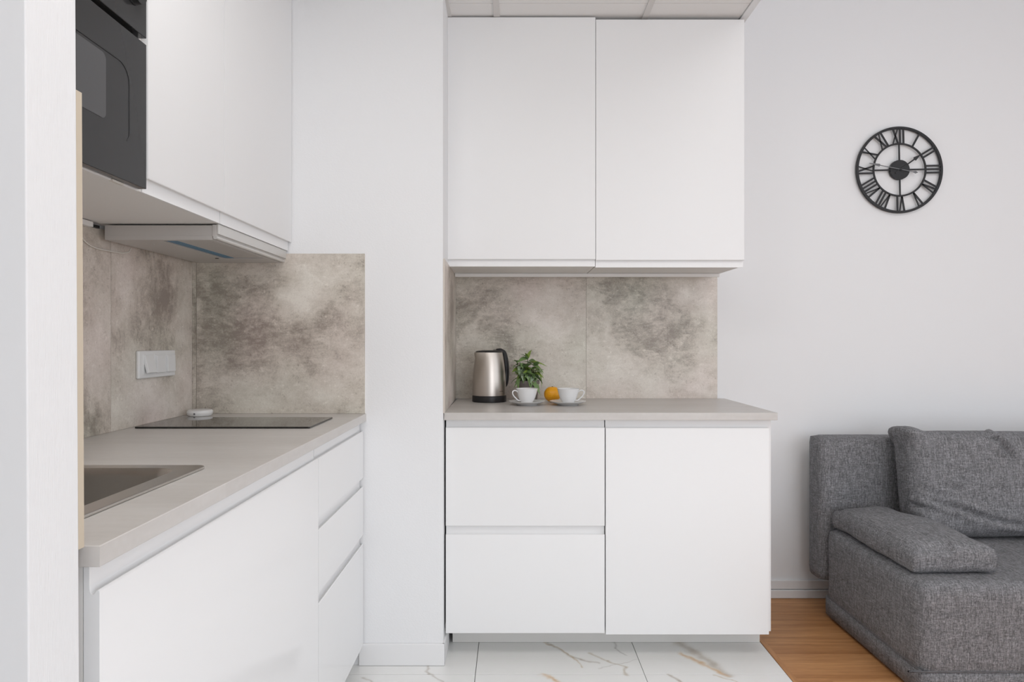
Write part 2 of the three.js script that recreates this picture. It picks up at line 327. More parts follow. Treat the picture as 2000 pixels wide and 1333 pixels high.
// ------------------------------------------------------------------ splashback panels
const SP_TOP = 1.514, WT = 0.926;                         // top of the splashback, top of the worktops
const wt = WT + 0.0005;
{
  const hA = SP_TOP - wt;
  const texA = concrete(31, 0.64, hA, [[0.13, 0.40, 0.15, 0.16, -0.34], [0.24, 0.50, 0.10, 0.05, -0.2], [0.36, 0.42, 0.07, 0.10, 0.42], [0.45, 0.52, 0.16, 0.06, 0.3], [0.15, 0.08, 0.14, 0.07, 0.28], [0.5, 0.15, 0.2, 0.1, 0.12], [0.42, 0.30, 0.14, 0.06, -0.14], [0.03, 0.2, 0.04, 0.2, -0.15]]);
  const mA = phys({ map: texA, roughness: 0.42 });
  const strip = phys({ map: texA.clone(), roughness: 0.42 }); strip.map.repeat.set(0.045, 1); strip.map.offset.set(0.02, 0); strip.map.needsUpdate = true;
  part('splashback_panel', bx(-1.158, -0.5415, wt, SP_TOP, ZC, ZC + 0.010), mA, wallColumn, null, 'wide concrete-look splashback panel behind the hob');
  part('splashback_strip', bx(XL + 0.0105, -1.1595, wt, SP_TOP - 0.03, ZC, ZC + 0.009), strip, wallColumn, null, 'narrow concrete-look filler strip in the corner');
  const texB = concrete(77, 1.1, hA, [[1.04, 0.2, 0.06, 0.3, 0.2], [1.0, 0.05, 0.05, 0.1, -0.4], [0.95, 0.4, 0.08, 0.2, -0.1]], true);
  const texB2 = concrete(58, 0.5, hA, [[0.1, 0.4, 0.05, 0.12, 0.3], [0.3, 0.45, 0.12, 0.1, -0.25], [0.15, 0.1, 0.12, 0.12, 0.35], [0.45, 0.2, 0.05, 0.2, 0.2]], true);
  const mB = phys({ map: texB, roughness: 0.42 }), mB2 = phys({ map: texB2, roughness: 0.42 });
  // local x runs away from the camera
  const p1 = bx(0, 1.112, 0, hA, 0, 0.010), p2 = bx(0, 0.513, 0, hA, 0, 0.010);
  for (const g of [p1, p2]) g.rotateY(Math.PI / 2);
  part('splashback_panel', p1, mB, wallLeft, [XL, wt, -0.887], 'long concrete-look splashback panel behind the sink');
  part('splashback_panel', p2, mB2, wallLeft, [XL, wt, -2.0005], 'concrete-look splashback panel round the light switch');
  const hC = 1.494 - wt;
  const tC1 = concrete(131, 0.61, hC, [[0.06, 0.42, 0.06, 0.14, 0.1], [0.2, 0.42, 0.18, 0.1, -0.3], [0.5, 0.38, 0.16, 0.12, 0.28], [0.44, 0.32, 0.1, 0.12, 0.2], [0.22, 0.26, 0.12, 0.06, -0.2], [0.5, 0.1, 0.2, 0.12, 0.1], [0.12, 0.28, 0.03, 0.05, 0.3]]);
  const tC2 = concrete(173, 0.61, hC, [[0.12, 0.48, 0.1, 0.06, -0.34], [0.3, 0.42, 0.16, 0.09, -0.3], [0.32, 0.3, 0.14, 0.06, -0.22], [0.56, 0.3, 0.05, 0.26, 0.26], [0.45, 0.50, 0.05, 0.04, 0.3], [0.2, 0.12, 0.2, 0.12, 0.2], [0.14, 0.3, 0.03, 0.04, 0.4]]);
  part('splashback_panel', bx(-0.2685, 0.3435, wt, 1.494, ZB, ZB + 0.010), phys({ map: tC1, roughness: 0.42 }), wallBack, null, 'concrete-look splashback panel behind the kettle');
  part('splashback_panel', bx(0.3445, 0.952, wt, 1.494, ZB, ZB + 0.010), phys({ map: tC2, roughness: 0.42 }), wallBack, null, 'concrete-look splashback panel above the bare worktop end');
  { // flank of the column, following its slight angle
    const g = bx(0, 0.640, 0, 1.497 - wt, 0, 0.006); g.rotateY(Math.PI / 2);
    const s = part('splashback_panel', g, phys({ map: texB2.clone(), roughness: 0.42 }), wallColumn, [-0.2545, wt, -2.52], 'slim concrete-look splashback panel on the column flank');
    s.rotation.y = Math.atan2(0.014, 0.785);
    part('cut_edge', bx(0.0002, 0.0058, 0, 1.497 - wt, 0, 0.001), M.edgeBand, s, null, 'pale beige cut edge');
  }
  { // far face of the partition; only its raw end shows
    const L = -0.5545, lean = (g) => { const p = g.attributes.position; for (let i = 0; i < p.count; i++) p.setX(i, p.getX(i) + (EYE - wt - p.getY(i)) * 0.0053); return g; };
    const s = part('splashback_panel', lean(bx(XL + 0.011, L - 0.001, 0, hA, -0.012, 0)), mB, wallPartition, [0, wt, -0.8705], 'splashback panel with a raw end');
    part('cut_edge', lean(bx(L - 0.001, L, 0, hA, -0.012, 0)), M.rawEdge, s, null, 'raw pale wood edge');
  }
}

// ------------------------------------------------------------------ kitchen fronts and cabinets
// front with a moulded finger grip along its top (or bottom) edge; x = width, y = height, front face at z = 0
function frontGeo(w, h, gripAtTop = true, grip = 0.030) {
  const t = 0.021, e = h - grip, s = new THREE.Shape();
  s.moveTo(0.001, 0); s.lineTo(t, 0); s.lineTo(t, h); s.lineTo(0.0135, h);
  s.lineTo(0.0135, e + 0.006);
  s.quadraticCurveTo(0.0135, e - 0.006, 0.0095, e - 0.006); s.quadraticCurveTo(0.006, e - 0.006, 0.0045, e - 0.002);
  s.quadraticCurveTo(0.003, e + 0.0012, 0.001, e - 0.001); s.quadraticCurveTo(0, e - 0.002, 0, e - 0.004);
  s.lineTo(0, 0.001); s.lineTo(0.001, 0);
  const g = new THREE.ExtrudeGeometry(s, { depth: w, bevelEnabled: false, curveSegments: 5 });
  g.rotateY(Math.PI / 2);                                 // depth -> x, shape x -> -z
  if (!gripAtTop) { g.rotateZ(Math.PI); g.translate(w, h, 0); }
  return toCreasedNormals(g, 35 * R);
}
const flip = (g) => g;
// --- right-hand unit
const ZF = -2.563, BOT = 0.091, TOPF = 0.8965;
{
  const c = thing('drawer_cabinet', 'white base cabinet with two deep drawers under the kettle', 'cabinet', [-0.25, 0, ZF]);
  part('body', merge([bx(0.001, 0.018, BOT + 0.004, TOPF, -0.60, -0.0225), bx(0.582, 0.599, BOT + 0.004, TOPF, -0.60, -0.0225), bx(0.018, 0.582, BOT + 0.004, BOT + 0.022, -0.60, -0.0225), bx(0.018, 0.582, TOPF - 0.018, TOPF, -0.60, -0.0225), bx(0.018, 0.582, BOT + 0.02, TOPF - 0.02, -0.60, -0.59)]), M.carcass, c);
  const h = 0.4015;
  part('drawer', frontGeo(0.5965, h), M.satin, c, [0.0015, BOT + 0.0035, 0]);
  part('drawer', frontGeo(0.5965, h - 0.0015), M.satin, c, [0.0015, BOT + 0.0035 + h + 0.002, 0]);
}
{
  const c = thing('base_cabinet', 'white base cabinet with one tall door at the free end, beside the sofa', 'cabinet', [0.35, 0, ZF]);
  part('body', merge([bx(0.001, 0.018, BOT + 0.004, TOPF, -0.60, -0.0225), bx(0.582, 0.599, BOT + 0.004, TOPF, -0.60, -0.0225), bx(0.018, 0.582, BOT + 0.004, BOT + 0.022, -0.60, -0.0225), bx(0.018, 0.582, TOPF - 0.018, TOPF, -0.60, -0.0225), bx(0.018, 0.582, BOT + 0.02, TOPF - 0.02, -0.60, -0.59)]), M.carcass, c);
  part('door', frontGeo(0.6125, TOPF - BOT + 0.001), M.satin, c, [0.002, BOT - 0.001, 0.001]);
  part('side_panel', bx(0.6005, 0.631, BOT + 0.0015, TOPF, -0.6, -0.0225, 0.001), M.satin, c, null, 'white cover panel');
}
solo('plinth', bx(-0.235, 0.98, 0.0008, 0.094, -2.70, -2.716), M.plinth, null, 'recessed beige-grey plinth under the two-drawer base cabinet', 'plinth');
function worktopUV(g, alongZ) {
  const p = g.attributes.position, n = g.attributes.normal, uv = new Float32Array(p.count * 2);
  for (let i = 0; i < p.count; i++) {
    let u = p.getX(i), v = p.getZ(i);
    if (Math.abs(n.getX(i)) > 0.7) { u = p.getZ(i); v = p.getY(i); } else if (Math.abs(n.getZ(i)) > 0.7) { u = p.getX(i); v = p.getY(i); }
    uv[2 * i] = u / 1.28; uv[2 * i + 1] = v / 0.64;
  }
  g.setAttribute('uv', new THREE.BufferAttribute(uv, 2)); return g;
}
solo('worktop', worktopUV(bx(-0.2535, 0.9885, 0.898, WT, -2.539, ZB + 0.0005, 0.0015)), M.worktop, null, 'short pale grey laminate worktop carrying the kettle, cups and plant', 'worktop');
// --- wall cabinets on the right
const ZU = -2.748;
for (const k of [0, 1]) {
  const x = [-0.2585, 0.338][k], w = [0.5945, 0.597][k], y0 = [1.4945, 1.491][k], h = [1.003, 0.998][k];
  const c = thing('wall_cabinet', ['white wall cabinet hanging next to the column, above the kettle', 'white wall cabinet with its free side towards the clock'][k], 'cabinet', [x, 0, ZU]);
  part('body', merge([bx(0.001, 0.017, 1.496, 2.496, -0.405, -0.0225), bx(w - 0.017, w - 0.001, 1.496, 2.496, -0.405, -0.0225), bx(0.017, w - 0.017, 1.4965, 1.512, -0.405, -0.0225), bx(0.017, w - 0.017, 2.48, 2.496, -0.405, -0.0225), bx(0.017, w - 0.017, 1.512, 2.48, -0.405, -0.395)]), M.carcass, c);
  part('door', frontGeo(w, h, false, 0.027), M.satin, c, [0, y0, k ? 0 : 0.001]);
}
solo('light_rail', bx(-0.255, 0.928, 1.480, 1.4955, -3.050, -3.066, 0.001), M.carcass, null, 'slim cream rail under the pair of wall cabinets, above the splashback', 'rail');

// --- sink run on the left; local x runs away from the camera, fronts face +x
const XF = -0.547, DEEP = [1, -1];
function leftFront(parent, name, x, z0, z1, y0, y1, top, mat, grip) {   // z0 nearer, z1 farther (both distances)
  const m = part(name, frontGeo(z1 - z0, y1 - y0, top, grip), mat, parent, [x, y0, -z0]); m.rotation.y = Math.PI / 2; return m;
}
function leftBody(parent, x0, x1, y0, y1, z0, z1, t = 0.016) {
  part('body', merge([bx(x0, x1, y0, y1, -z0, -z0 - t), bx(x0, x1, y0, y1, -z1 + t, -z1), bx(x0, x1, y0, y0 + t, -z0 - t, -z1 + t), bx(x0, x0 + 0.008, y0 + t, y1 - 0.001, -z0 - t, -z1 + t), ...(leftBody.open ? [] : [bx(x0 + 0.008, x1, y1 - t, y1, -z0 - t, -z1 + t)])]), M.carcass, parent);
}
const LB = 0.075, LT = 0.8965;
{
  leftBody.open = true;
  const s = thing('sink_cabinet', 'long glossy white sink base cabinet with one plain front beside the partition wall', 'cabinet');
  leftBody(s, XL + 0.02, XF - 0.0225, LB + 0.005, LT - 0.001, 0.905, 1.927);
  leftFront(s, 'door', XF, 0.905, 1.9275, LB, LT, true, M.gloss, 0.034);
  leftBody.open = false;
  const c = thing('drawer_cabinet', 'glossy white base cabinet with three drawers below the hob', 'cabinet');
  leftBody(c, XL + 0.02, XF - 0.0225, LB + 0.005, LT - 0.001, 1.931, 2.509);
  for (const [y0, y1] of [[0.689, LT], [0.4795, 0.686], [LB, 0.4765]]) leftFront(c, 'drawer', XF, 1.931, 2.509, y0, y1, true, M.gloss, y1 === LT ? 0.034 : 0.028);
  solo('plinth', bx(-0.61, -0.626, 0.0008, LB + 0.004, -0.905, -2.512), M.plinth, null, 'recessed plinth under the glossy sink run', 'plinth');
}
// worktop with a cut-out for the sink
const SX0 = -1.12, SX1 = -0.641, SZ0 = 0.945, SZ1 = 1.440;
function rrect(P, x0, x1, y0, y1, r) {
  const s = new P(); s.moveTo(x0 + r, y0); s.lineTo(x1 - r, y0); s.absarc(x1 - r, y0 + r, r, -Math.PI / 2, 0, false); s.lineTo(x1, y1 - r); s.absarc(x1 - r, y1 - r, r, 0, Math.PI / 2, false);
  s.lineTo(x0 + r, y1); s.absarc(x0 + r, y1 - r, r, Math.PI / 2, Math.PI, false); s.lineTo(x0, y0 + r); s.absarc(x0 + r, y0 + r, r, Math.PI, 1.5 * Math.PI, false); return s;
}
{
  const s = new THREE.Shape([[XL + 0.0005, 0.889], [-0.537, 0.889], [-0.537, 2.5145], [XL + 0.0005, 2.5145]].map((p) => new THREE.Vector2(...p)));
  s.holes.push(rrect(THREE.Path, SX0 + 0.012, SX1 - 0.012, SZ0 + 0.012, SZ1 - 0.012, 0.03));
  const g = new THREE.ExtrudeGeometry(s, { depth: 0.026, bevelEnabled: true, bevelSize: 0.001, bevelThickness: 0.001, bevelOffset: -0.001, bevelSegments: 1, curveSegments: 6 });
  g.rotateX(-Math.PI / 2); g.translate(0, 0.899, 0);      // shape y (distance) -> -z
  solo('worktop', worktopUV(g), M.worktop, null, 'long pale grey laminate worktop with the inset sink and hob', 'worktop');
}
{ // inset steel sink
  const o = thing('kitchen_sink', 'stainless steel sink let into the long worktop beside the partition wall', 'sink', [0, WT, 0]);
  const rim = rrect(THREE.Shape, SX0, SX1, SZ0, SZ1, 0.022); const bx0 = SX0 + 0.06, bx1 = SX1 - 0.040, bz0 = SZ0 + 0.04, bz1 = SZ1 - 0.036;
  rim.holes.push(rrect(THREE.Path, bx0, bx1, bz0, bz1, 0.05));
  const g = new THREE.ExtrudeGeometry(rim, { depth: 0.002, bevelEnabled: true, bevelSize: 0.002, bevelThickness: 0.0015, bevelOffset: -0.002, bevelSegments: 2, curveSegments: 10 });
  g.rotateX(-Math.PI / 2); g.translate(0, 0.002, 0); part('rim', g, M.steel, o);
  const ring = (x0, x1, y0, y1, r, y) => { const l = []; for (const [qx, qy, a0] of [[x1 - r, y0 + r, -90], [x1 - r, y1 - r, 0], [x0 + r, y1 - r, 90], [x0 + r, y0 + r, 180]]) for (let k = 0; k <= 8; k++) { const a = (a0 + k * 11.25) * R; l.push([qx + r * Math.cos(a), y, -(qy + r * Math.sin(a))]); } return l; };
  const levels = [[0, 0.004], [0.003, 0], [0.006, -0.012], [0.010, -0.14], [0.022, -0.158], [0.05, -0.165]].map(([i, y]) => ring(bx0 + i, bx1 - i, bz0 + i, bz1 - i, 0.05, y));
  const pos = [], idx = [], n = levels[0].length;
  for (const l of levels) for (const p of l) pos.push(...p);
  for (let a = 0; a + 1 < levels.length; a++) for (let i = 0; i < n; i++) { const j = (i + 1) % n; idx.push(a * n + i, a * n + j, (a + 1) * n + i, a * n + j, (a + 1) * n + j, (a + 1) * n + i); }
  const last = (levels.length - 1) * n, cI = pos.length / 3; pos.push((bx0 + bx1) / 2, -0.168, -(bz0 + bz1) / 2);
  for (let i = 0; i < n; i++) idx.push(last + i, last + (i + 1) % n, cI);
  const bg = new THREE.BufferGeometry(); bg.setAttribute('position', new THREE.Float32BufferAttribute(pos, 3)); bg.setIndex(idx); bg.computeVertexNormals();
  part('bowl', bg, M.steel, o);
  const dr = new THREE.CylinderGeometry(0.04, 0.04, 0.004, 24); part('drain', dr, M.steel, o, [(bx0 + bx1) / 2, -0.1645, -(bz0 + bz1) / 2]);
}
{ // hob: two-zone glass plate
  const o = thing('induction_hob', 'narrow black glass hob lying on the long worktop', 'hob', [0, WT, 0]);
  const s = rrect(THREE.Shape, -1.150, -0.616, 2.078, 2.345, 0.004);
  const g = new THREE.ExtrudeGeometry(s, { depth: 0.0035, bevelEnabled: true, bevelSize: 0.0012, bevelThickness: 0.0008, bevelOffset: -0.0012, bevelSegments: 2 });
  g.rotateX(-Math.PI / 2); g.translate(0, 0.0013, 0); part('glass_plate', g, M.hob, o);
}
{ // white puck
  const o = thing('timer_puck', 'small round white plastic puck on the worktop behind the hob', 'gadget', [-1.112, WT, -2.432]);
  part('shell', lathe([[0, 0], [0.036, 0], [0.040, 0.003], [0.0435, 0.011], [0.0435, 0.016], [0.041, 0.021], [0.036, 0.023], [0, 0.0238]]), M.plastic, o);
  part('button', bx(-0.003, 0.003, 0.008, 0.014, 0.0415, 0.0445, 0.001), M.clockHand, o, null, 'small grey button');
}
{ // triple light switch
  const o = thing('light_switch', 'white triple rocker light switch on the side splashback', 'switch', [XL + 0.0102, 1.118, -2.245]);
  part('frame', bx(0, 0.011, -0.044, 0.044, -0.115, 0.115, 0.004), M.plastic, o);
  for (const k of [-1, 0, 1]) {
    const cell = part('rocker_bezel', bx(0.010, 0.0122, -0.0325, 0.0325, -0.0315, 0.0315, 0.001), M.plastic, o, [0, 0, -k * 0.0675 - 0.006]);
    const g = bx(0.0, 0.009, -0.0285, 0.0285, -0.0262, 0.0262, 0.0015); const r = part('rocker', g, M.plastic, cell, [0.0105, 0, 0]);
    r.rotation.z = k === -1 ? 13 * R : 1.5 * R; if (k === -1) r.position.x = 0.0128;
  }
}
// --- upper row on the left
const XU = -0.811, UB = 1.525, UTOP = 2.46, UG = 0.030;
{
  const U = [['wall_cabinet', 'tall white wall cabinet above the cooker hood', 1.9265, 2.512], ['wall_cabinet', 'narrow tall white wall cabinet between the microwave and the hood cabinet', 1.521, 1.9235]];
  for (const [n, l, z0, z1] of U) {
    const c = thing(n, l, 'cabinet');
    leftBody(c, XL + 0.0005, XU - 0.0225, UB + 0.0005, UTOP, z0 + 0.0005, z1 - 0.0005);
    leftFront(c, 'door', XU, z0, z1, UB, UTOP, false, M.satin, UG);
  }
  const c = thing('microwave_cabinet', 'open white wall cabinet housing the built-in microwave', 'cabinet');
  const z0 = 0.905, z1 = 1.5195, x1 = -0.826;
  part('body', merge([bx(XL + 0.0005, x1, UB, UTOP, -z0, -z0 - 0.004), bx(XL + 0.0005, x1, UB, UTOP, -z1 + 0.012, -z1), bx(XL + 0.0005, x1, UB - 0.001, UB + 0.018, -z0 - 0.004, -z1 + 0.012), bx(XL + 0.0005, XL + 0.008, UB + 0.018, UTOP, -z0 - 0.004, -z1 + 0.012), bx(XL + 0.0005, x1, 2.02, UTOP, -z0 - 0.004, -z1 + 0.012)]), M.carcass, c);
  part('bracket', bx(x1 - 0.003, x1 + 0.004, UB - 0.0025, UB + 0.002, -1.405, -1.445), M.cord, c, null, 'small metal bracket');
}
{ // built-in microwave, facing +x
  const XM = -0.805, zA = 0.908, zB = 1.5035;
  const o = thing('microwave', 'built-in black glass microwave in the left-hand wall cabinets', 'microwave', [XM, 0, 0]);
  part('housing', bx(-0.30, -0.021, 1.545, 2.01, -zA - 0.004, -zB + 0.02), M.black, o);
  const door = part('door', bx(-0.0195, 0, 1.5275, 1.8455, -zA, -zB, 0.0015), M.blackGlass, o);
  const win = rrect(THREE.Shape, 0.98, 1.352, 1.632, 1.762, 0.013), wg = new THREE.ExtrudeGeometry(win, { depth: 0.0006, bevelEnabled: false, curveSegments: 8 });
  wg.rotateY(Math.PI / 2);                               // shape x -> -z
  part('window', wg, M.ovenWindow, door, [0.0001, 0, 0], 'lighter grey viewing window');
  const arc = []; for (let a = 90; a >= 0; a -= 15) arc.push([0.0003, 1.731 + 0.038 * Math.sin(a * R), -(1.397 + 0.038 * Math.cos(a * R))]);
  part('handle_groove', tube([[0.0003, 1.769, -0.95], [0.0003, 1.769, -1.1], [0.0003, 1.769, -1.25], [0.0003, 1.769, -1.36], ...arc, [0.0003, 1.70, -1.435], [0.0003, 1.66, -1.435], [0.0003, 1.628, -1.435], [0.0003, 1.617, -1.431], [0.0003, 1.612, -1.426]], 0.0011, 90, 5), M.black, door, null, 'thin black line round the grip');
  const pan = part('control_panel', bx(-0.0195, 0, 1.859, 2.015, -zA, -zB, 0.0015), M.blackGlass, o);
  const kn = new THREE.CylinderGeometry(0.026, 0.027, 0.016, 40); kn.rotateZ(-Math.PI / 2); part('knob', kn, M.blackPlastic, pan, [0.008, 1.937, -1.450]);
  const kr = new THREE.TorusGeometry(0.0268, 0.0012, 6, 40); kr.rotateY(Math.PI / 2); part('knob_ring', kr, M.black, pan, [0.002, 1.937, -1.450]);
}
{ // slim cooker hood
  const o = thing('cooker_hood', 'slim grey pull-out cooker hood under the wall cabinet', 'hood', [0, 0, 0]);
  const y1 = UB - 0.0025, y0 = 1.4795, zA = 1.931, zB = 2.505;
  const fx0 = -1.0, fx1 = -0.862, fz0 = 1.952, fz1 = 2.372;
  part('housing', merge([bx(-1.152, -0.848, y0 + 0.012, y1 - 0.002, -zA, -zB), bx(-1.152, fx0, y0, y0 + 0.0119, -zA, -zB), bx(fx1, -0.848, y0, y0 + 0.0119, -zA, -zB), bx(fx0, fx1, y0, y0 + 0.0119, -zA, -fz0), bx(fx0, fx1, y0, y0 + 0.0119, -fz1, -zB)]), M.hoodPaint, o);
  const slide = part('pull_out', bx(-0.8475, -0.836, y0 + 0.010, y1, -zA + 0.002, -zB - 0.002, 0.001), M.hoodPaint, o);
  part('fascia', bx(-0.8355, -0.829, y0 + 0.016, y1 + 0.0015, -zA + 0.002, -zB - 0.002, 0.001), M.hoodFascia, slide, null, 'brushed silver fascia');
  const lip = new THREE.CylinderGeometry(0.0062, 0.0062, zB - zA + 0.004, 16); lip.rotateX(Math.PI / 2); part('grip_lip', lip, M.hoodFascia, slide, [-0.839, y0 + 0.0075, -(zA + zB) / 2]);
  const f = part('filter', bx(fx0 + 0.036, fx1 - 0.003, y0 + 0.002, y0 + 0.008, -fz0 - 0.003, -fz1 + 0.008), M.filter, o);
  part('film_strip', bx(fx0 + 0.007, fx0 + 0.0355, y0 + 0.001, y0 + 0.007, -fz0 - 0.003, -fz1 + 0.004), M.film, f, null, 'blue protective film along the filter');
  part('film_strip', bx(fx0 + 0.003, fx1 - 0.003, y0 + 0.003, y0 + 0.0065, -fz1 + 0.0075, -fz1 + 0.001), M.film, f, null, 'blue protective film along the filter');
  part('filter_gap', bx(fx0, fx1, y0 + 0.0085, y0 + 0.0119, -fz0, -fz1), M.black, o, null, 'dark slot round the filter');
  for (const [x, z, r] of [[-1.06, 2.02, 0.003], [-1.02, 2.36, 0.006]]) { const s = new THREE.CylinderGeometry(r, r, 0.002, 14); part('screw', s, r > 0.005 ? M.black : M.steel, o, [x, y0 - 0.0005, -z]); }
}
{ // wiring bar and lead under the left wall cabinets
  const o = thing('wiring_bar', 'white wiring bar with a thin lead, fixed under the wall cabinet in the corner', 'wiring', [0, 0, 0]);
  part('bar', bx(-1.1747, -1.158, UB - 0.0165, UB - 0.002, -0.91, -1.888, 0.001), M.carcass, o);
  part('mount_rail', bx(-1.1745, -1.166, UB - 0.014, UB - 0.006, -1.888, -1.93), M.blackPlastic, o, null, 'dark mounting rail');
  part('lead', tube([[-1.170, UB - 0.014, -1.84], [-1.1715, UB - 0.034, -1.845], [-1.1715, UB - 0.057, -1.87], [-1.171, UB - 0.069, -1.91], [-1.168, UB - 0.071, -1.96], [-1.160, UB - 0.070, -2.03], [-1.156, UB - 0.062, -2.06], [-1.156, UB - 0.05, -2.07]], 0.0022, 50, 6), M.cord, o, null, 'thin cream electric lead');
}

// ------------------------------------------------------------------ things on the short worktop
{ // kettle
  const o = thing('electric_kettle', 'brushed steel electric kettle with black base and handle on the worktop', 'kettle', [-0.1005, WT, -3.010]);
  o.rotation.y = 36 * R;                                  // handle to the back right, spout to the front left
  part('base', lathe([[0, 0], [0.0725, 0], [0.0752, 0.002], [0.0752, 0.024], [0.0735, 0.0285], [0, 0.0285]]), M.blackPlastic, o);
  const prof = [[0.0738, 0.0288], [0.0742, 0.05], [0.0735, 0.08], [0.0717, 0.115], [0.0685, 0.15], [0.0640, 0.185], [0.0598, 0.208], [0.0575, 0.2175]];
  const bg = lathe(prof, 96), p = bg.attributes.position;
  for (let i = 0; i < p.count; i++) {                     // spout pulled out of the wall near the rim
    const x = p.getX(i), y = p.getY(i), z = p.getZ(i), a = Math.atan2(z, -x), r = Math.hypot(x, z);
    const w = 0.30 * clamp((y - 0.165) / 0.05), k = Math.exp(-(a * a) / (2 * w * w + 1e-6)) * smooth(0.165, 0.217, y) * 0.016;
    p.setX(i, x * (1 + k / r)); p.setZ(i, z * (1 + k / r));
  }
  bg.computeVertexNormals();
  const body = part('body', bg, M.kettle, o);
  part('emblem', bx(-0.011, 0.011, 0, 0.0016, 0, 0.0006), M.black, body, [0.0135, 0.048, 0.0733], 'tiny dark maker\'s mark');
  body.children[0].rotation.y = 10.5 * R;
  const lid = part('lid', lathe([[0.0592, 0.2172], [0.0592, 0.2195], [0.055, 0.2235], [0.03, 0.2262], [0, 0.2268]]), M.blackPlastic, o);
  part('lid_button', bx(0.028, 0.052, 0.2225, 0.2285, -0.012, 0.012, 0.003), M.blackPlastic, lid);
  const path = new THREE.CatmullRomCurve3([[0.040, 0.2215], [0.062, 0.2225], [0.080, 0.213], [0.0905, 0.185], [0.0955, 0.148], [0.0955, 0.112], [0.091, 0.082], [0.083, 0.068], [0.0725, 0.068]].map(([x, y]) => V3(x, y, 0)));
  const sec = new THREE.Shape(); sec.absellipse(0, 0, 0.007, 0.0115, 0, Math.PI * 2);
  part('handle', new THREE.ExtrudeGeometry(sec, { steps: 40, extrudePath: path, bevelEnabled: false, curveSegments: 8 }), M.blackPlastic, o);
}
function cup(x, z, turn, label) {
  const c = thing('coffee_cup', label, 'cup', [x, WT + 0.0098, z], turn);
  part('bowl', lathe([[0, 0.0035], [0.022, 0.0035], [0.0228, 0], [0.0245, 0], [0.0255, 0.004], [0.031, 0.012], [0.0365, 0.024], [0.0412, 0.039], [0.0460, 0.0585], [0.0468, 0.0592], [0.0455, 0.0595], [0.0440, 0.0575], [0.0392, 0.039], [0.0345, 0.025], [0.029, 0.014], [0.021, 0.0075], [0, 0.0062]], 56), M.porcelain, c);
  part('handle', tube([[0.0415, 0.046, 0], [0.050, 0.0515, 0], [0.0590, 0.0520, 0], [0.0650, 0.0465, 0], [0.0645, 0.038, 0], [0.0585, 0.028, 0], [0.049, 0.019, 0], [0.040, 0.0115, 0], [0.0295, 0.0095, 0]], 0.0026, 40, 10), M.porcelain, c);
}
function saucer(x, z, label) {
  solo('saucer', lathe([[0, 0.006], [0.040, 0.006], [0.0405, 0], [0.043, 0], [0.0445, 0.004], [0.060, 0.009], [0.0745, 0.0155], [0.0765, 0.0168], [0.0762, 0.0176], [0.0735, 0.0172], [0.059, 0.0118], [0.044, 0.0088], [0.030, 0.0092], [0.027, 0.0096], [0, 0.0096]], 64), M.porcelain, [x, WT + 0.0002, z], label, 'saucer');
}
saucer(0.0625, -2.845, 'white saucer beside the kettle, in front of the plant');
cup(0.0615, -2.845, 205 * R, 'white coffee cup beside the kettle, its handle towards it');
saucer(0.2325, -2.845, 'white saucer in front of the orange');
cup(0.2345, -2.845, -10 * R, 'white coffee cup in front of the orange, its handle away from the kettle');
{ // orange
  const g = new THREE.SphereGeometry(0.0365, 48, 32), p = g.attributes.position;
  for (let i = 0; i < p.count; i++) { const y = p.getY(i) / 0.0365; const k = 1 - 0.06 * Math.exp(-Math.pow((1 - y) / 0.06, 2)); p.setXYZ(i, p.getX(i), p.getY(i) * 0.95 * k, p.getZ(i)); }
  g.computeVertexNormals();
  const peel = dataTex(256, 256, (u, v) => { const n = 128 + (noise(u * 64, v * 40, 900, 64, 40) - 0.5) * 220; return [n, n, n]; }, false, true);
  const o = thing('orange', 'orange lying between the two cups', 'fruit', [0.176, WT + 0.0348, -2.975]);
  part('peel', g, phys({ color: rgb(0.97, 0.43, 0.012), roughness: 0.38, bumpMap: peel, bumpScale: 0.0006 }), o);
  part('stalk', new THREE.CylinderGeometry(0.003, 0.0035, 0.003, 8), M.stem, o, [0, 0.0332, 0]);
}
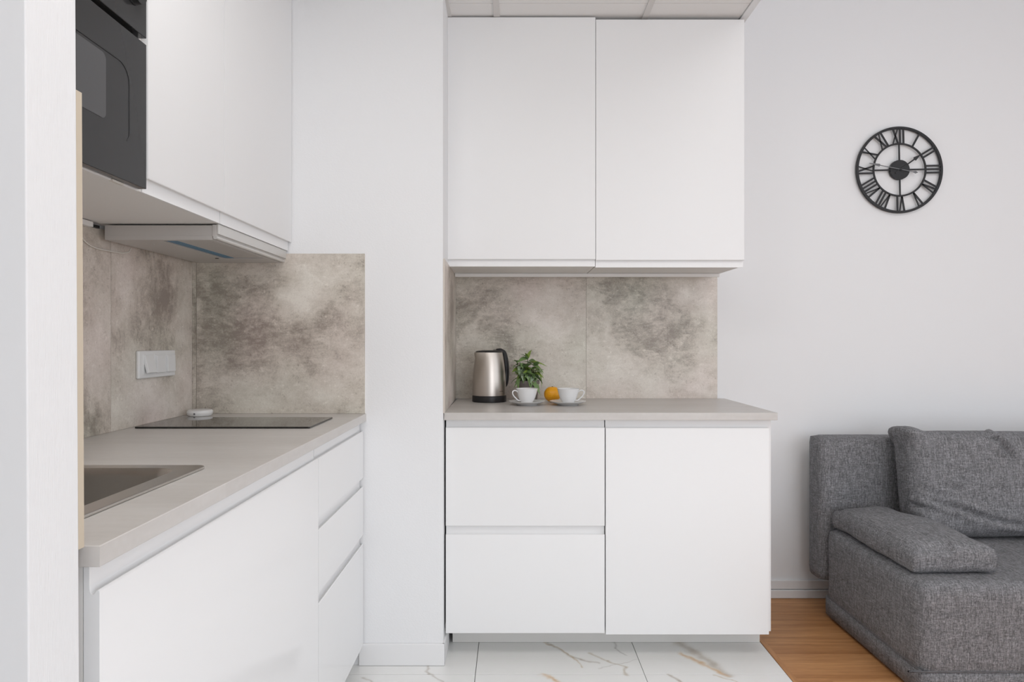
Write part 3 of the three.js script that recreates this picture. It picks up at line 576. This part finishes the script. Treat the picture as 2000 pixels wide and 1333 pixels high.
{ // potted plant
  const o = thing('potted_plant', 'bushy green leafy plant in a small dark pot behind a cup', 'plant', [0.0700, WT, -3.015]);
  part('pot', lathe([[0, 0], [0.038, 0], [0.040, 0.002], [0.049, 0.078], [0.0515, 0.079], [0.052, 0.092], [0.050, 0.0935], [0.047, 0.092], [0.046, 0.082], [0, 0.082]], 40), M.pot, o);
  part('soil', lathe([[0.0455, 0.0835], [0.02, 0.087], [0, 0.0875]], 24), M.soil, o);
  const leafMats = [[0.17, 0.27, 0.10], [0.27, 0.38, 0.19], [0.42, 0.52, 0.37], [0.22, 0.32, 0.06]].map((c) => phys({ color: rgb(...c), roughness: 0.5, side: THREE.DoubleSide, transmission: 0.0 }));
  function leafGeo(len, wid, droop) {                     // pointed leaf folded along its midrib, growing along +x
    const n = 8, pos = [], idx = [];
    for (let i = 0; i <= n; i++) {
      const t = i / n, w = wid * Math.pow(Math.sin(Math.PI * Math.pow(t, 0.72)), 0.85) * (1 - 0.25 * t), y = -droop * len * t * t, x = len * (t - 0.18 * droop * t * t);
      pos.push(x, y + w * 0.28, -w, x, y, 0, x, y + w * 0.28, w);
      if (i < n) { const a = i * 3; for (const k of [0, 1]) idx.push(a + k, a + k + 3, a + k + 1, a + k + 1, a + k + 3, a + k + 4); }
    }
    const g = new THREE.BufferGeometry(); g.setAttribute('position', new THREE.Float32BufferAttribute(pos, 3)); g.setIndex(idx); g.computeVertexNormals(); return g;
  }
  const geos = [leafGeo(0.072, 0.0150, 0.35), leafGeo(0.062, 0.0165, 0.6), leafGeo(0.055, 0.0140, 0.2), leafGeo(0.080, 0.0115, 0.8)];
  seedState = 4242;
  const tips = [];
  for (let k = 0; k < 10; k++) {                          // stalks
    const a = k * 2.4, r = k === 0 ? 0.003 : 0.020 + 0.034 * rnd(), h = k === 0 ? 0.190 : 0.118 + 0.062 * rnd();
    const tip = [Math.cos(a) * r - 0.004, h, Math.sin(a) * r * 0.7 + 0.006];
    part('stalk', tube([[tip[0] * 0.3, 0.083, tip[2] * 0.3], [tip[0] * 0.6, (0.083 + h) / 2, tip[2] * 0.6], tip], 0.0016, 10, 5), M.stem, o); tips.push(tip);
  }
  const leaf = (x, y, z, ay, az, ax, s, gi, mi) => { const reach = -Math.cos(ay) * 0.08 * s; if (x - reach < -0.08) s *= clamp((0.08 + x) / reach, 0.3, 1); const m = part('leaf', geos[gi], leafMats[mi], o, [x, y, z]); m.rotation.order = 'YZX'; m.rotation.set(ax, ay, az); m.scale.setScalar(s); };
  for (let k = 0; k < 92; k++) {
    const tip = tips[k % tips.length], lev = 0.25 + 0.75 * rnd(); let a = rnd() * Math.PI * 2;
    const y = 0.088 + (tip[1] - 0.088) * lev, x = tip[0] * (0.3 + 0.7 * lev), z = tip[2] * (0.3 + 0.7 * lev);
    if (Math.sin(a) > 0.55) a = -a;                       // keep clear of the wall behind
    leaf(x, y, z, a, 0.5 - (1 - lev) * 1.15 + (rnd() - 0.5) * 0.7, (rnd() - 0.5) * 1.1, 0.7 + 0.42 * rnd(), Math.floor(rnd() * 4), Math.floor(rnd() * 4));
  }
  for (const q of [[0.0, 0.186, 0.004, 1.2, 1.4, 0, 0.75], [-0.002, 0.184, 0.004, -1.8, 1.3, 0, 0.65], [0.02, 0.165, 0.01, -0.1, -0.25, 0, 1.05], [0.025, 0.150, 0.01, -0.25, -0.5, 0.2, 1.1], [0.03, 0.115, 0.02, -0.5, -1.0, 0, 0.95], [0.034, 0.098, 0.03, -0.6, -1.2, 0.1, 0.9], [0.028, 0.09, 0.036, -0.9, -1.1, 0, 0.75], [-0.02, 0.105, 0.03, -2.2, -0.9, 0, 0.8], [0.0, 0.10, 0.036, -1.5, -0.9, 0, 0.75], [-0.025, 0.16, 0.01, 3.2, 0.1, 0.2, 1.0]])
    leaf(q[0], q[1], q[2], q[3], q[4], q[5], q[6], 3, q[1] > 0.14 ? 3 : 1);
}

// ------------------------------------------------------------------ wall clock
{
  const o = thing('wall_clock', 'round black skeleton wall clock with Roman numerals above the sofa', 'clock', [1.793, 1.9855, ZB + 0.002]);
  o.rotation.z = 1.2 * R;
  const ring = (r, w, d) => { const s = new THREE.Shape(); s.absarc(0, 0, r, 0, Math.PI * 2); const h = new THREE.Path(); h.absarc(0, 0, r - w, 0, Math.PI * 2, true); s.holes.push(h); const g = new THREE.ExtrudeGeometry(s, { depth: d, bevelEnabled: true, bevelSize: 0.0008, bevelThickness: 0.0008, bevelOffset: -0.0008, bevelSegments: 1, curveSegments: 64 }); return g; };
  const zf = 0.012;
  part('outer_ring', ring(0.2005, 0.0110, 0.010), M.clockMetal, o, [0, 0, zf - 0.006]);
  part('inner_ring', ring(0.1245, 0.0080, 0.004), M.clockMetal, o, [0, 0, zf]);
  const bar = (x0, y0, x1, y1, w) => { const l = Math.hypot(x1 - x0, y1 - y0), g = new THREE.BoxGeometry(w, l, 0.003); g.rotateZ(Math.atan2(y1 - y0, x1 - x0) - Math.PI / 2); g.translate((x0 + x1) / 2, (y0 + y1) / 2, zf + 0.002); return g; };
  const r0 = 0.122, r1 = 0.192, W = { I: 0.016, V: 0.026, X: 0.026 };
  ['I', 'II', 'III', 'IIII', 'V', 'VI', 'VII', 'VIII', 'IX', 'X', 'XI', 'XII'].forEach((t, k) => {
    const txt = k === 3 ? 'IV' : t; let total = 0; for (const ch of txt) total += W[ch];
    let x = -total / 2; const gs = [];
    for (const ch of txt) {
      const w = W[ch], c = x + w / 2, b = 0.0082, s = 0.0052;
      if (ch === 'I') gs.push(bar(c, r0, c, r1, b));
      if (ch === 'V') gs.push(bar(c, r0, c - 0.011, r1, b), bar(c, r0, c + 0.011, r1, s + 0.001));
      if (ch === 'X') gs.push(bar(c + 0.0115, r0, c - 0.0115, r1, b), bar(c - 0.0115, r0, c + 0.0115, r1, s));
      x += w;
    }
    const m = part('numeral', merge(gs), M.clockMetal, o); m.rotation.z = -(k + 1) * 30 * R;
  });
  for (let k = 0; k < 4; k++) { const m = part('spoke', bar(0, 0.038, 0, 0.119, 0.0072), M.clockMetal, o); m.rotation.z = k * 90 * R; }
  const hub = new THREE.CylinderGeometry(0.0450, 0.0455, 0.014, 64); hub.rotateX(Math.PI / 2); part('hub', hub, M.clockMetal, o, [0, 0, zf]);
  const flat = (pts) => new THREE.ExtrudeGeometry(new THREE.Shape(pts.map((p) => new THREE.Vector2(...p))), { depth: 0.001, bevelEnabled: false });
  const hour = part('hour_hand', flat([[-0.003, -0.028], [0.003, -0.028], [0.0032, 0.078], [0.0095, 0.082], [0.0012, 0.114], [-0.0012, 0.114], [-0.0095, 0.082], [-0.0032, 0.078]]), M.black, o, [0, 0, zf + 0.009]); hour.rotation.z = -(53.7 + 1.2) * R;
  const mn = part('minute_hand', flat([[-0.0018, -0.055], [-0.0065, -0.070], [0, -0.081], [0.0065, -0.070], [0.0018, -0.055], [0.0018, 0.096], [0.0065, 0.100], [0.0012, 0.148], [-0.0012, 0.148], [-0.0065, 0.100], [-0.0018, 0.096]]), M.clockHand, o, [0, 0, zf + 0.012], 'thin grey minute hand'); mn.rotation.z = -(281 + 1.2) * R;
  const pin = new THREE.CylinderGeometry(0.005, 0.005, 0.008, 20); pin.rotateX(Math.PI / 2); part('pin', pin, M.black, o, [0, 0, zf + 0.0105]);
}

// ------------------------------------------------------------------ sofa
function softBox(w, h, d, r, seg, shape) {               // rounded, subdivided block; shape(x, y, z, nx, ny, nz) returns an outward push
  const g = new THREE.BoxGeometry(w, h, d, Math.ceil(w * seg), Math.ceil(h * seg), Math.ceil(d * seg));
  const p = g.attributes.position, n = g.attributes.normal, uv = new Float32Array(p.count * 2);
  for (let i = 0; i < p.count; i++) {
    const x = p.getX(i), y = p.getY(i), z = p.getZ(i), ax = Math.abs(n.getX(i)), ay = Math.abs(n.getY(i));
    const [u, v] = ay > 0.5 ? [x, z] : ax > 0.5 ? [z, y] : [x, y]; uv[2 * i] = u / 0.30; uv[2 * i + 1] = v / 0.30;
    const cx = clamp(x, -w / 2 + r, w / 2 - r), cy = clamp(y, -h / 2 + r, h / 2 - r), cz = clamp(z, -d / 2 + r, d / 2 - r);
    let dx = x - cx, dy = y - cy, dz = z - cz; const l = Math.hypot(dx, dy, dz) || 1; dx /= l; dy /= l; dz /= l;
    const k = r + (shape ? shape(x, y, z, dx, dy, dz) : 0);
    p.setXYZ(i, cx + dx * k, cy + dy * k, cz + dz * k);
  }
  g.setAttribute('uv', new THREE.BufferAttribute(uv, 2));
  // smooth normals across the box's seams: average over vertices that share a place
  g.computeVertexNormals();
  const map = new Map(), nn = g.attributes.normal;
  for (let i = 0; i < p.count; i++) { const k = [p.getX(i), p.getY(i), p.getZ(i)].map((q) => Math.round(q * 20000)).join(); const e = map.get(k); if (e) { e.v.add(V3(nn.getX(i), nn.getY(i), nn.getZ(i))); e.l.push(i); } else map.set(k, { v: V3(nn.getX(i), nn.getY(i), nn.getZ(i)), l: [i] }); }
  for (const { v, l } of map.values()) { v.normalize(); for (const i of l) nn.setXYZ(i, v.x, v.y, v.z); }
  return g;
}
const lump = (a, b, s, f, k) => (fbm(a * f + 20, b * f + 20, s, 3) - 0.5) * k;
const SX = 1.357, SW = 1.95;                              // left side and width of the sofa
{
  const o = thing('sofa', 'grey tweed sofa bed standing against the white wall', 'sofa', [SX, 0, -2.62]);
  const zBack = -2.956 + 2.62, zFront = -2.262 + 2.62, D = zFront - zBack, zc = (zFront + zBack) / 2;
  part('seat_block', softBox(SW, 0.322, D, 0.032, 26, (x, y, z) => lump(x + z, y + z, 31, 5, 0.004)), M.cloth, o, [SW / 2, 0.064 + 0.161, zc]);
  part('lower_base', softBox(SW + 0.002, 0.082, D + 0.002, 0.007, 24, (x, y, z) => lump(x + z, y, 33, 6, 0.002)), M.cloth, o, [SW / 2, 0.011 + 0.041, zc]);
  part('backrest', softBox(SW + 0.03, 0.628, 0.132, 0.022, 26, (x, y, z) => lump(x, y + z, 35, 5, 0.005)), M.cloth, o, [SW / 2 - 0.006, 0.146 + 0.314, -3.0235 + 2.62]);
  part('piping', tube([[0.002, 0.0945, zBack + 0.01], [0.002, 0.0945, zc], [0.002, 0.0945, zFront - 0.034], [0.0125, 0.0945, zFront - 0.0125], [0.034, 0.0945, zFront - 0.002], [SW / 2, 0.0945, zFront - 0.002], [SW - 0.02, 0.0945, zFront - 0.002]], 0.0032, 120, 6), M.cloth, o);
  for (const x of [0.08, SW - 0.08]) for (const z of [zBack + 0.06, zFront - 0.06]) part('foot', new THREE.CylinderGeometry(0.02, 0.018, 0.014, 16), M.blackPlastic, o, [x, 0.0072, z]);
}
// grooves pressed into a cushion along polylines, distances in metres
function groove(x, y, lines) {
  let s = 0;
  for (const [pts, w, k] of lines) {
    let best = 1, at = 0;
    for (let i = 0; i + 1 < pts.length; i++) { const [ax, ay] = pts[i], [bx_, by] = pts[i + 1], dx = bx_ - ax, dy = by - ay, t = clamp(((x - ax) * dx + (y - ay) * dy) / (dx * dx + dy * dy)), d = Math.hypot(x - ax - dx * t, y - ay - dy * t); if (d < best) { best = d; at = (i + t) / (pts.length - 1); } }
    const fade = Math.sin(Math.PI * clamp(at * 0.9 + 0.06)); 
    s += fade * k * (-Math.exp(-(best * best) / (w * w)) + 0.45 * Math.exp(-Math.pow(best - 2.2 * w, 2) / (w * w * 2)));
  }
  return s;
}
{ // loose back cushion; local origin at the middle of its bottom edge
  const w = 0.98, h = 0.425, d = 0.165, cx = 2.120, Z = 2.80;
  const at = (px, py) => [(1740 + px / 5.127 - 1000) * Z / FOCAL - cx, EYE - (820 + py / 5.127 - 667) * Z / FOCAL - 0.386 - h / 2];
  const L = (pts) => pts.map(([a, b]) => at(a, b));
  const lines = [[L([[950, 165], [1010, 210], [1090, 310], [1170, 450]]), 0.009, 0.034], [L([[300, 715], [420, 765], [560, 815]]), 0.0065, 0.015], [L([[440, 645], [530, 700], [660, 725]]), 0.006, 0.013], [L([[580, 575], [710, 650]]), 0.006, 0.011], [L([[280, 815], [450, 850], [600, 900], [750, 955], [900, 1005], [1200, 1060], [1500, 1080]]), 0.009, 0.020], [L([[-30, 820], [130, 860], [260, 900], [420, 955]]), 0.009, 0.020]];
  const g = softBox(w, h, d, 0.055, 95, (x, y, z, nx, ny, nz) => {
    const u = x / (w / 2), v = y / (h / 2);
    let k = 0.022 * Math.max(0, nz) * (1 - u * u) * (1 - v * v) + lump(x, y + z, 41, 4, 0.012) + lump(x, y - z, 42, 14, 0.004);
    if (nz > 0.2) k += groove(x, y, lines);
    // pointed corner at the top left
    const e = Math.exp(-(Math.pow((x + w / 2) / 0.045, 2) + Math.pow((y - h / 2) / 0.035, 2))); k += 0.042 * e * (ny > 0 || nx < 0 ? 1 : 0);
    return k;
  });
  const m = solo('back_cushion', g, M.cloth, [cx, 0.386 + h / 2 + 0.004, -2.842], 'plump grey tweed back cushion leaning on the sofa backrest', 'cushion');
  m.rotation.x = -7 * R;
}
{ // arm cushion lying on the seat
  const w = 0.296, h = 0.098, d = 0.585;
  const g = softBox(w, h, d, 0.036, 110, (x, y, z, nx, ny, nz) => {
    const u = x / (w / 2), v = z / (d / 2);
    let k = 0.02 * Math.max(0, ny) * (1 - u * u) * (1 - 0.6 * v * v) + lump(x + y, z, 51, 6, 0.012) + lump(x - y, z, 52, 22, 0.005);
    const c = Math.pow(Math.abs(u), 8) * Math.pow(Math.abs(v), 16); k += 0.012 * c - 0.012 * Math.max(0, ny) * Math.exp(-Math.pow((Math.abs(v) - 1) / 0.14, 2)) * (x < 0 ? 1.6 : 0.2);
    return k;
  });
  { const p = g.attributes.position; for (let i = 0; i < p.count; i++) { const t = smooth(0.0, -0.2, p.getZ(i)); if (p.getX(i) > 0) p.setX(i, p.getX(i) * (1 - 0.42 * t)); } }
  const m = solo('arm_cushion', g, M.cloth, [1.522, 0.388 + h / 2, -2.634], 'flat oblong grey tweed cushion laid along the end of the sofa seat', 'cushion');
}

renderer.render(scene, camera);
